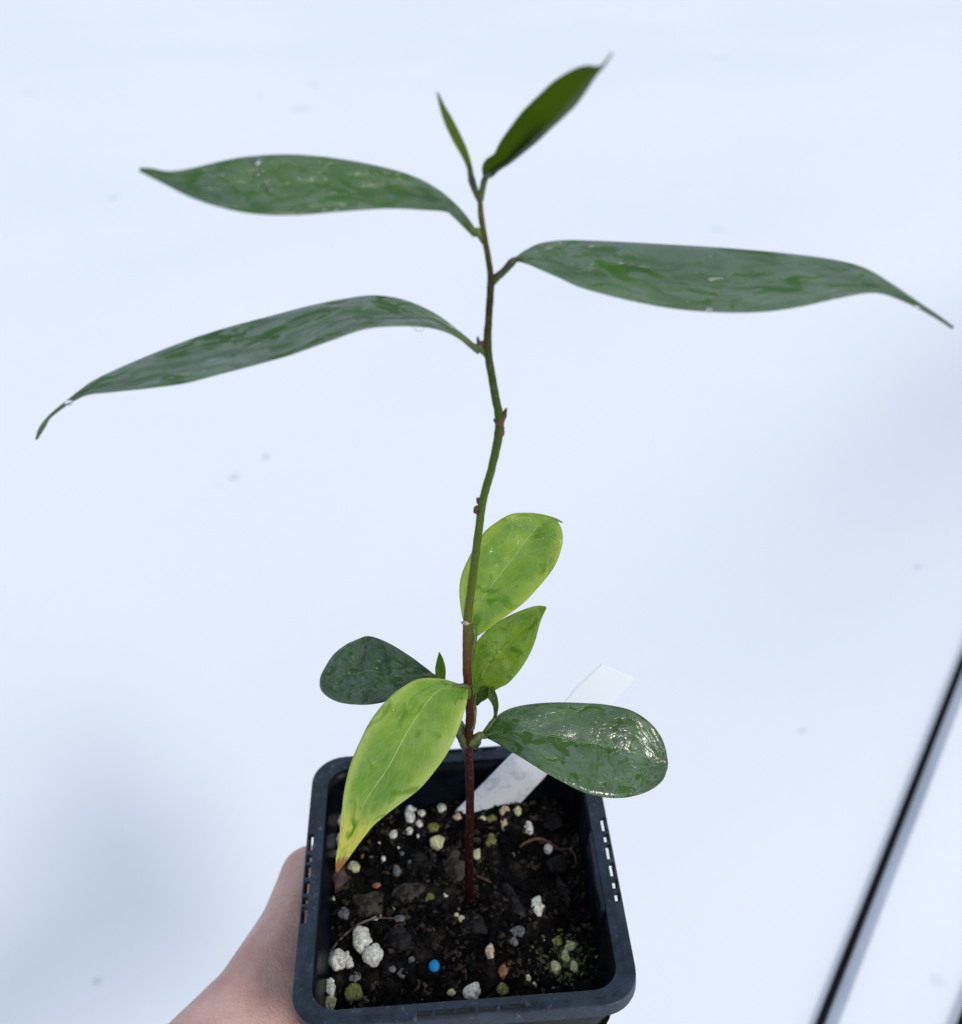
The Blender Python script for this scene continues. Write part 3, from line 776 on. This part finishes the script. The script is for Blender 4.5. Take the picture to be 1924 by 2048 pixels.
mJ = leaf_mat('leaf tiny', (.07, .16, .008), (.10, .20, .012), film=.1, vein=(.12, .24, .02), coat=.2, trans=.25, seed=33)
J_ = leaf('J', [(697, 360), (692, 310), (700, 268), (709, 236)], [(735, 360), (737, 310), (726, 265), (711, 236)], (560, 1200), 2.2238, [.004, .004], [(.3, -1, .3)] * 2, mJ, fold=.2, NS=30, NV=8,
          label='tiny pointed green leaf standing behind the yellow-green leaf')
mK = leaf_mat('leaf dark wet right', (.026, .072, .010), (.048, .112, .014), film=.85, fscale=1.3, stretch=1.5, vein=(.10, .20, .045), veinw=.009, coat=1.0, rings=.22, ringf=20.0, crough=.2, camp=.4, drops=.5, seed=37, side=.08, fshift=.12, patch=((.030, .085, .004), .60), cior=2.1)
K_ = leaf('K', [(905, 600), (930, 560), (970, 512), (1030, 480), (1120, 462), (1230, 455), (1350, 458), (1450, 465), (1560, 490), (1640, 540), (1690, 600), (1715, 660), (1726, 720)],
          [(910, 610), (950, 630), (1020, 670), (1090, 710), (1180, 765), (1270, 815), (1340, 850), (1400, 868), (1480, 880), (1560, 875), (1640, 850), (1700, 805), (1724, 750)],
          (560, 1200), 2.2238, [.0, -.003, -.005, -.007, -.008], [(-.15, -.33, 1)] * 2, mK, fold=.05, wave=.035, mid=[.5, .42, .42, .45], label='big dark rounded wet leaf reaching right over the pot rim', seed=23)

def petiole(pp, r, mat, par, wob=.1):
    o = from_bm('petiole', tube_bm(pp, r, 10, 40, wob=wob), mat)
    o.parent = par; o.matrix_parent_inverse = par.matrix_parent_inverse.copy() if False else Matrix()
    return o
def midpt(key, i): g_ = LEAVES[key]; return g_[i][len(g_[0]) // 2].copy()
petiole([at_y(969, 486, .0003), at_y(956, 464, 0), midpt('A', 0), midpt('A', 6)], [.0005, .0008, .0007, .0003], grn_pet, A)
petiole([at_y(980, 572, .0003), at_y(992, 556, 0), at_y(1008, 542, -.001), at_y(1022, 526, -.001), midpt('B', 1), midpt('B', 5)], [.0006, .0008, .0007, .0008, .0006, .0003], brn_pet, B)
petiole([at_y(975, 712, .0003), at_y(958, 694, 0), midpt('C', 1), midpt('C', 7)], [.0006, .0008, .0008, .0003], grn_pet, Cc)
petiole([at_y(961, 400, 0), at_y(966, 372, 0), midpt('D', 0), midpt('D', 8)], [.0006, .0006, .0006, .0004], grn_pet, D)
petiole([at_y(960, 400, 0), at_y(950, 380, 0), at_y(944, 362, 0), midpt('E', 1), midpt('E', 8)], [.0006, .0006, .0007, .0006, .0003], brn_pet, E_)
petiole([at_y(935, 1372, 0), at_y(938, 1330, .002), midpt('F', 0), midpt('F', 6)], [.0012, .0010, .0009, .0004], grn_pet, F_)
petiole([at_y(941, 1455, 0), at_y(946, 1425, .001), midpt('G', 0), midpt('G', 8)], [.0012, .0011, .0009, .0004], grn_pet, G_)
petiole([at_y(938, 1475, 0), at_y(915, 1440, .003), at_y(890, 1380, .006), midpt('H', 1), midpt('H', 8)], [.0012, .0010, .0008, .0008, .0004], grn_pet, H_)
petiole([at_y(936, 1392, 0), at_y(934, 1378, -.001), midpt('I', 0), midpt('I', 5)], [.0011, .0010, .0008, .0004], grn_pet, I_)
petiole([at_y(938, 1475, 0), at_y(905, 1430, .003), at_y(884, 1380, .004), midpt('J', 1)], [.0011, .0008, .0006, .0004], grn_pet, J_)
petiole([at_y(942, 1485, 0), at_y(955, 1474, -.0004), at_y(962, 1470, 0), midpt('K', 1), midpt('K', 6)], [.0014, .0011, .0009, .0009, .0004], grn_pet, K_)

# small hooked side shoot with folded young leaves, right of the stem
Z8 = lambda a, b: (880 + a / 8.28, 1280 + b / 8.28)
hook = [(655, 1640), (740, 1520), (830, 1400), (900, 1300), (925, 1200), (932, 1110), (905, 980), (850, 880)]
sh = keep(from_bm('side_shoot', tube_bm([at_y(*Z8(*q), .0005 + .0002 * i) for i, q in enumerate(hook)], [.0006, .00055, .0006, .0005, .0005, .0006, .0009, .0007], 10, 70, wob=.15), grn_pet), plant)
sh['label'] = 'thin hooked green shoot curling up beside the stem'
mL = leaf_mat('leaf folded', (.055, .10, .006), (.035, .075, .006), film=.3, coat=.5, trans=.15, seed=40, veinw=.02, vein=(.12, .2, .03))
leaf('L', [(905, 900), (860, 800), (790, 765), (700, 780), (640, 900), (612, 1080)], [(880, 960), (820, 920), (790, 960), (740, 1000), (680, 1030), (618, 1095)], (880, 1280), 8.28, [.001, .0015], [(0, -1, .4)] * 2, mL,
     fold=.12, NS=30, NV=8, label='small dark folded leaf hanging from the hooked shoot')
leaf('L2', [(850, 790), (900, 820), (950, 940), (965, 1060), (945, 1180), (925, 1290)], [(800, 840), (800, 960), (850, 1040), (885, 1120), (895, 1200), (905, 1290)], (880, 1280), 8.28, [.0, .0005], [(0, -1, .4)] * 2, mL,
     fold=.15, NS=30, NV=8, label='narrow young leaf clasping the outer side of the hooked shoot')

# buds and scars
def bud(pts, r, mat=bud_m, name='bud', y=0.0, n=16):
    return keep(from_bm(name, tube_bm([at_y(px, py, y) for px, py in pts], r, 9, n, wob=.35), mat), plant)
bud([(996, 846), (1002, 838), (1009, 828), (1013, 816)], [.0011, .0010, .0006, .00015])
bud([(998, 868), (1003, 858), (1007, 854)], [.0011, .0008, .0004])
bud([(966, 1018), (956, 1020), (951, 1014)], [.0009, .0011, .0006])
bud([(964, 1010), (958, 1002), (955, 996)], [.0007, .0006, .0003])
bud([(960, 690), (957, 682), (955, 674)], [.0006, .0004, .0002], brn_pet)
bud([(966, 690), (964, 682)], [.0006, .0003])
bud([(930, 1490), (922, 1472), (916, 1462), (913, 1452)], [.0013, .0012, .0012, .0005], brn_pet)
bud([(946, 1492), (954, 1482), (960, 1476)], [.0014, .0012, .0006], brn_pet)
for (px, py, dx, r_) in ((931, 1246, -.0001, .0009), (936, 1318, 0, .00055), (940, 1372, .0002, .0006)):
    P = at_y(px, py, -.0009) + Vector((dx, 0, 0))
    bm = bmesh.new()
    lump(bm, P, (r_ * 1.15, r_ * .6, r_ * .7), Euler((0, .1, 0)), py, .5, 1.6)
    keep(from_bm('leaf_scar', bm, scar_m if py < 1300 else bud_m), plant)

# dead leaf crumb under the yellow tip
bm = bmesh.new()
P = soil_at(*Z1(283, 735), .0012)
lump(bm, Vector((0, 0, 0)), (.0026, .0046, .0008), Euler((.2, .3, .1)), 4, .6, 1.7)
o = from_bm('dead_leaf', bm, simple_mat('dead leaf', (.030, .014, .010), (.075, .040, .028), 300, .7, .6)); o.location = P
tag(o, 'crumpled dark reddish-brown dead leaf on the soil below the orange leaf tip', 'dead leaf')

# ------------------------------------------------------------------ water drops
t = NT('water'); t.P(Base_Color=(1, 1, 1), Roughness=.0, IOR=1.33, Transmission_Weight=1.0)
water = t.m
def drop(P, n, r, label, group, squash=.5, hang=0.0):
    bm = bmesh.new()
    bmesh.ops.create_uvsphere(bm, u_segments=16, v_segments=10, radius=1)
    q = n.to_track_quat('Z', 'Y').to_matrix()
    for v in bm.verts:
        c = v.co.copy(); c.z = c.z * squash if c.z > 0 else c.z * .12
        c.x *= 1 + .2 * noise.noise(Vector((P.x * 900, c.y, c.x)))
        v.co = q @ (c * r)
        if hang: v.co.z -= hang * r * max(0, -c.y)
    o = from_bm('water_drop', bm, water); o.location = P + n * (r * .05)
    tag(o, label, 'water drop', group)
def surf(key, tt, q):
    g_ = LEAVES[key]; i = min(int(tt * (len(g_) - 1)), len(g_) - 2); k = min(int(q * (len(g_[0]) - 1)), len(g_[0]) - 2)
    a, b, c = g_[i][k], g_[i + 1][k], g_[i][k + 1]
    n = (b - a).cross(c - a).normalized()
    if n.z < 0: n = -n
    return a.lerp(b, .5).lerp(c, .3), n
WHO = {'A': 'the highest long leaf on the left', 'H': 'the dark rounded leaf on the left', 'I': 'the large yellow-green leaf', 'K': 'the big dark leaf over the pot rim', 'F': 'the broad light green leaf behind the stem', 'G': 'the small bright leaf right of the stem'}
for key, cnt in (('H', 14), ('I', 16), ('K', 10), ('F', 4), ('G', 5)):
    for _ in range(cnt):
        tt = random.uniform(.05, .9); q = random.uniform(.08, .92)
        if key == 'I': tt = random.random() ** 1.6 * .7 + .02
        P, n = surf(key, tt, q)
        drop(P, n, random.uniform(.0002, .00042), 'tiny clear water drop on ' + WHO[key], 'tiny drops on ' + WHO[key], .6)
for (px, py, r, lab) in ((516, 320, .0011, 'bright water drop nearest the upper edge of the highest left leaf'), (537, 380, .0008, 'lowest of the bright water drops on the highest left leaf'),
                         (515, 348, .0007, 'small middle drop of the three on the highest left leaf')):
    best = min(((i, k) for i in range(len(LEAVES['A'])) for k in range(len(LEAVES['A'][0]))), key=lambda q: ((LEAVES['A'][q[0]][q[1]] - CAM_LOC).normalized() - ray(px, py).normalized()).length)
    P = LEAVES['A'][best[0]][best[1]]
    drop(P, Vector((0, -.4, .9)).normalized(), r, lab, None, .5)
for (px, py, y, r, lab) in ((838, 655, -.0045, .0008, 'water drop hanging under the wide end of the arching left leaf'), (138, 806, -.009, .0006, 'water drop hanging near the curled tip of the arching left leaf'),
                            (1832, 616, -.026, .0004, 'water drop hanging near the drooping tip of the right leaf'), (1419, 621, -.019, .0004, 'small water drop under the middle of the right leaf')):
    P = at_y(px, py, y)
    bm = bmesh.new(); bmesh.ops.create_uvsphere(bm, u_segments=18, v_segments=12, radius=r)
    for v in bm.verts: v.co.x *= 1.35; v.co.z *= .8 if v.co.z > 0 else 1.0
    o = from_bm('water_drop', bm, water); o.location = P
    tag(o, lab, 'water drop')

# ------------------------------------------------------------------ hand and forearm
def chain(bm, pts, rads):
    n = len(pts) - 1
    for i in range(n):
        a, b = Vector(pts[i]), Vector(pts[i + 1]); L = (b - a).length
        m = max(2, int(L / (min(rads[i], rads[i + 1]) * .22)))
        for k in range(m + 1):
            q = k / m; c = a.lerp(b, q); r = rads[i] + (rads[i + 1] - rads[i]) * q
            bmesh.ops.create_icosphere(bm, subdivisions=2, radius=r, matrix=Matrix.Translation(c))
bm = bmesh.new()
# thumb along the left wall
chain(bm, [(-.110, -.088, -.066), (-.085, -.045, -.052), (-.0635, -.013, -.041), (-.0535, .008, -.037), (-.0496, .0225, -.0355), (-.0493, .0262, -.0355)], [.028, .0250, .0146, .0120, .0114, .0110])
# heel and palm reaching under the pot
chain(bm, [(-.122, -.105, -.080), (-.080, -.060, -.082), (-.050, -.015, -.102)], [.027, .022, .012])
chain(bm, [(-.122, -.105, -.080), (-.070, -.075, -.090), (-.040, -.040, -.103)], [.026, .022, .012])
chain(bm, [(-.075, -.045, -.066), (-.050, .005, -.101)], [.018, .011])
# fingers under the base, tips closing on the far wall
for bx, by, dy, L, r in ((-.050, .012, .10, .92, .0088), (-.044, -.006, .03, 1.0, .0092), (-.040, -.024, -.04, .96, .0088), (-.038, -.041, -.10, .80, .0078)):
    chain(bm, [(bx, by, -.101), (bx + .040 * L, by + dy * .04, -.0985), (bx + .060 * L, by + dy * .068, -.0975), (bx + .072 * L, by + dy * .086, -.088), (bx + .075 * L, by + dy * .09, -.084)], [r * 1.15, r, r * .95, r * .88, r * .76])
# forearm
chain(bm, [(-.122, -.105, -.080), (-.150, -.150, -.092), (-.260, -.310, -.130), (-.36, -.45, -.17)], [.0275, .0255, .037, .042])
hand = from_bm('person', bm)
rmd = hand.modifiers.new('r', 'REMESH'); rmd.mode = 'VOXEL'; rmd.voxel_size = .0014; rmd.use_smooth_shade = True
smd = hand.modifiers.new('s', 'SMOOTH'); smd.factor = .6; smd.iterations = 9
dg = bpy.context.evaluated_depsgraph_get(); dg.update()
nm = bpy.data.meshes.new_from_object(hand.evaluated_get(dg)); hand.modifiers.clear(); hand.data = nm
nm.polygons.foreach_set('use_smooth', [True] * len(nm.polygons))
t = NT('skin'); v = t.obj()
n1 = t.noise(v, 45, 4); n2 = t.noise(v, 160, 4)
col = t.mix(t.map(n1, .35, .65), (.48, .275, .23), (.61, .39, .33))
col = t.mix(t.math('MULTIPLY', t.map(n2, .5, .7), .35), col, (.50, .245, .22))
wr = t.n('TexVoronoi'); wr.feature = 'DISTANCE_TO_EDGE'; wr.inputs['Scale'].default_value = 700; t.t.links.new(v, wr.inputs['Vector'])
sx = t.n('SeparateXYZ'); t.t.links.new(v, sx.inputs[0])
wvy = t.math('ADD', sx.outputs[1], t.math('MULTIPLY', t.noise(v, 120, 3), .006))
cre = t.math('MULTIPLY', t.map(t.math('ABSOLUTE', t.math('SINE', t.math('MULTIPLY', wvy, 1500))), 0, .35, 1, 0), t.map(t.math('ABSOLUTE', t.math('SUBTRACT', sx.outputs[1], .010)), .002, .006, 1, 0))
h = t.math('ADD', t.math('MULTIPLY', t.map(wr.outputs[0], 0, .15), .7), t.math('MULTIPLY', n2, 2.0))
h = t.math('SUBTRACT', h, t.math('MULTIPLY', cre, 1.6))
col = t.mix(t.math('MULTIPLY', cre, .3), col, (.33, .15, .12))
t.P(Base_Color=col, Roughness=.5, Specular_IOR_Level=.35, Subsurface_Weight=.25, Subsurface_Scale=.004, Normal=t.bump(h, .0004, .45))
t.p.inputs['Subsurface Radius'].default_value = (1, .35, .2)
hand.data.materials.clear(); hand.data.materials.append(t.m)
tag(hand, 'bare forearm and hand of a person holding up the black pot from the lower left', 'person')
bpy.context.view_layer.update()
# origins: parts hang from their thing; petioles share their leaf's frame
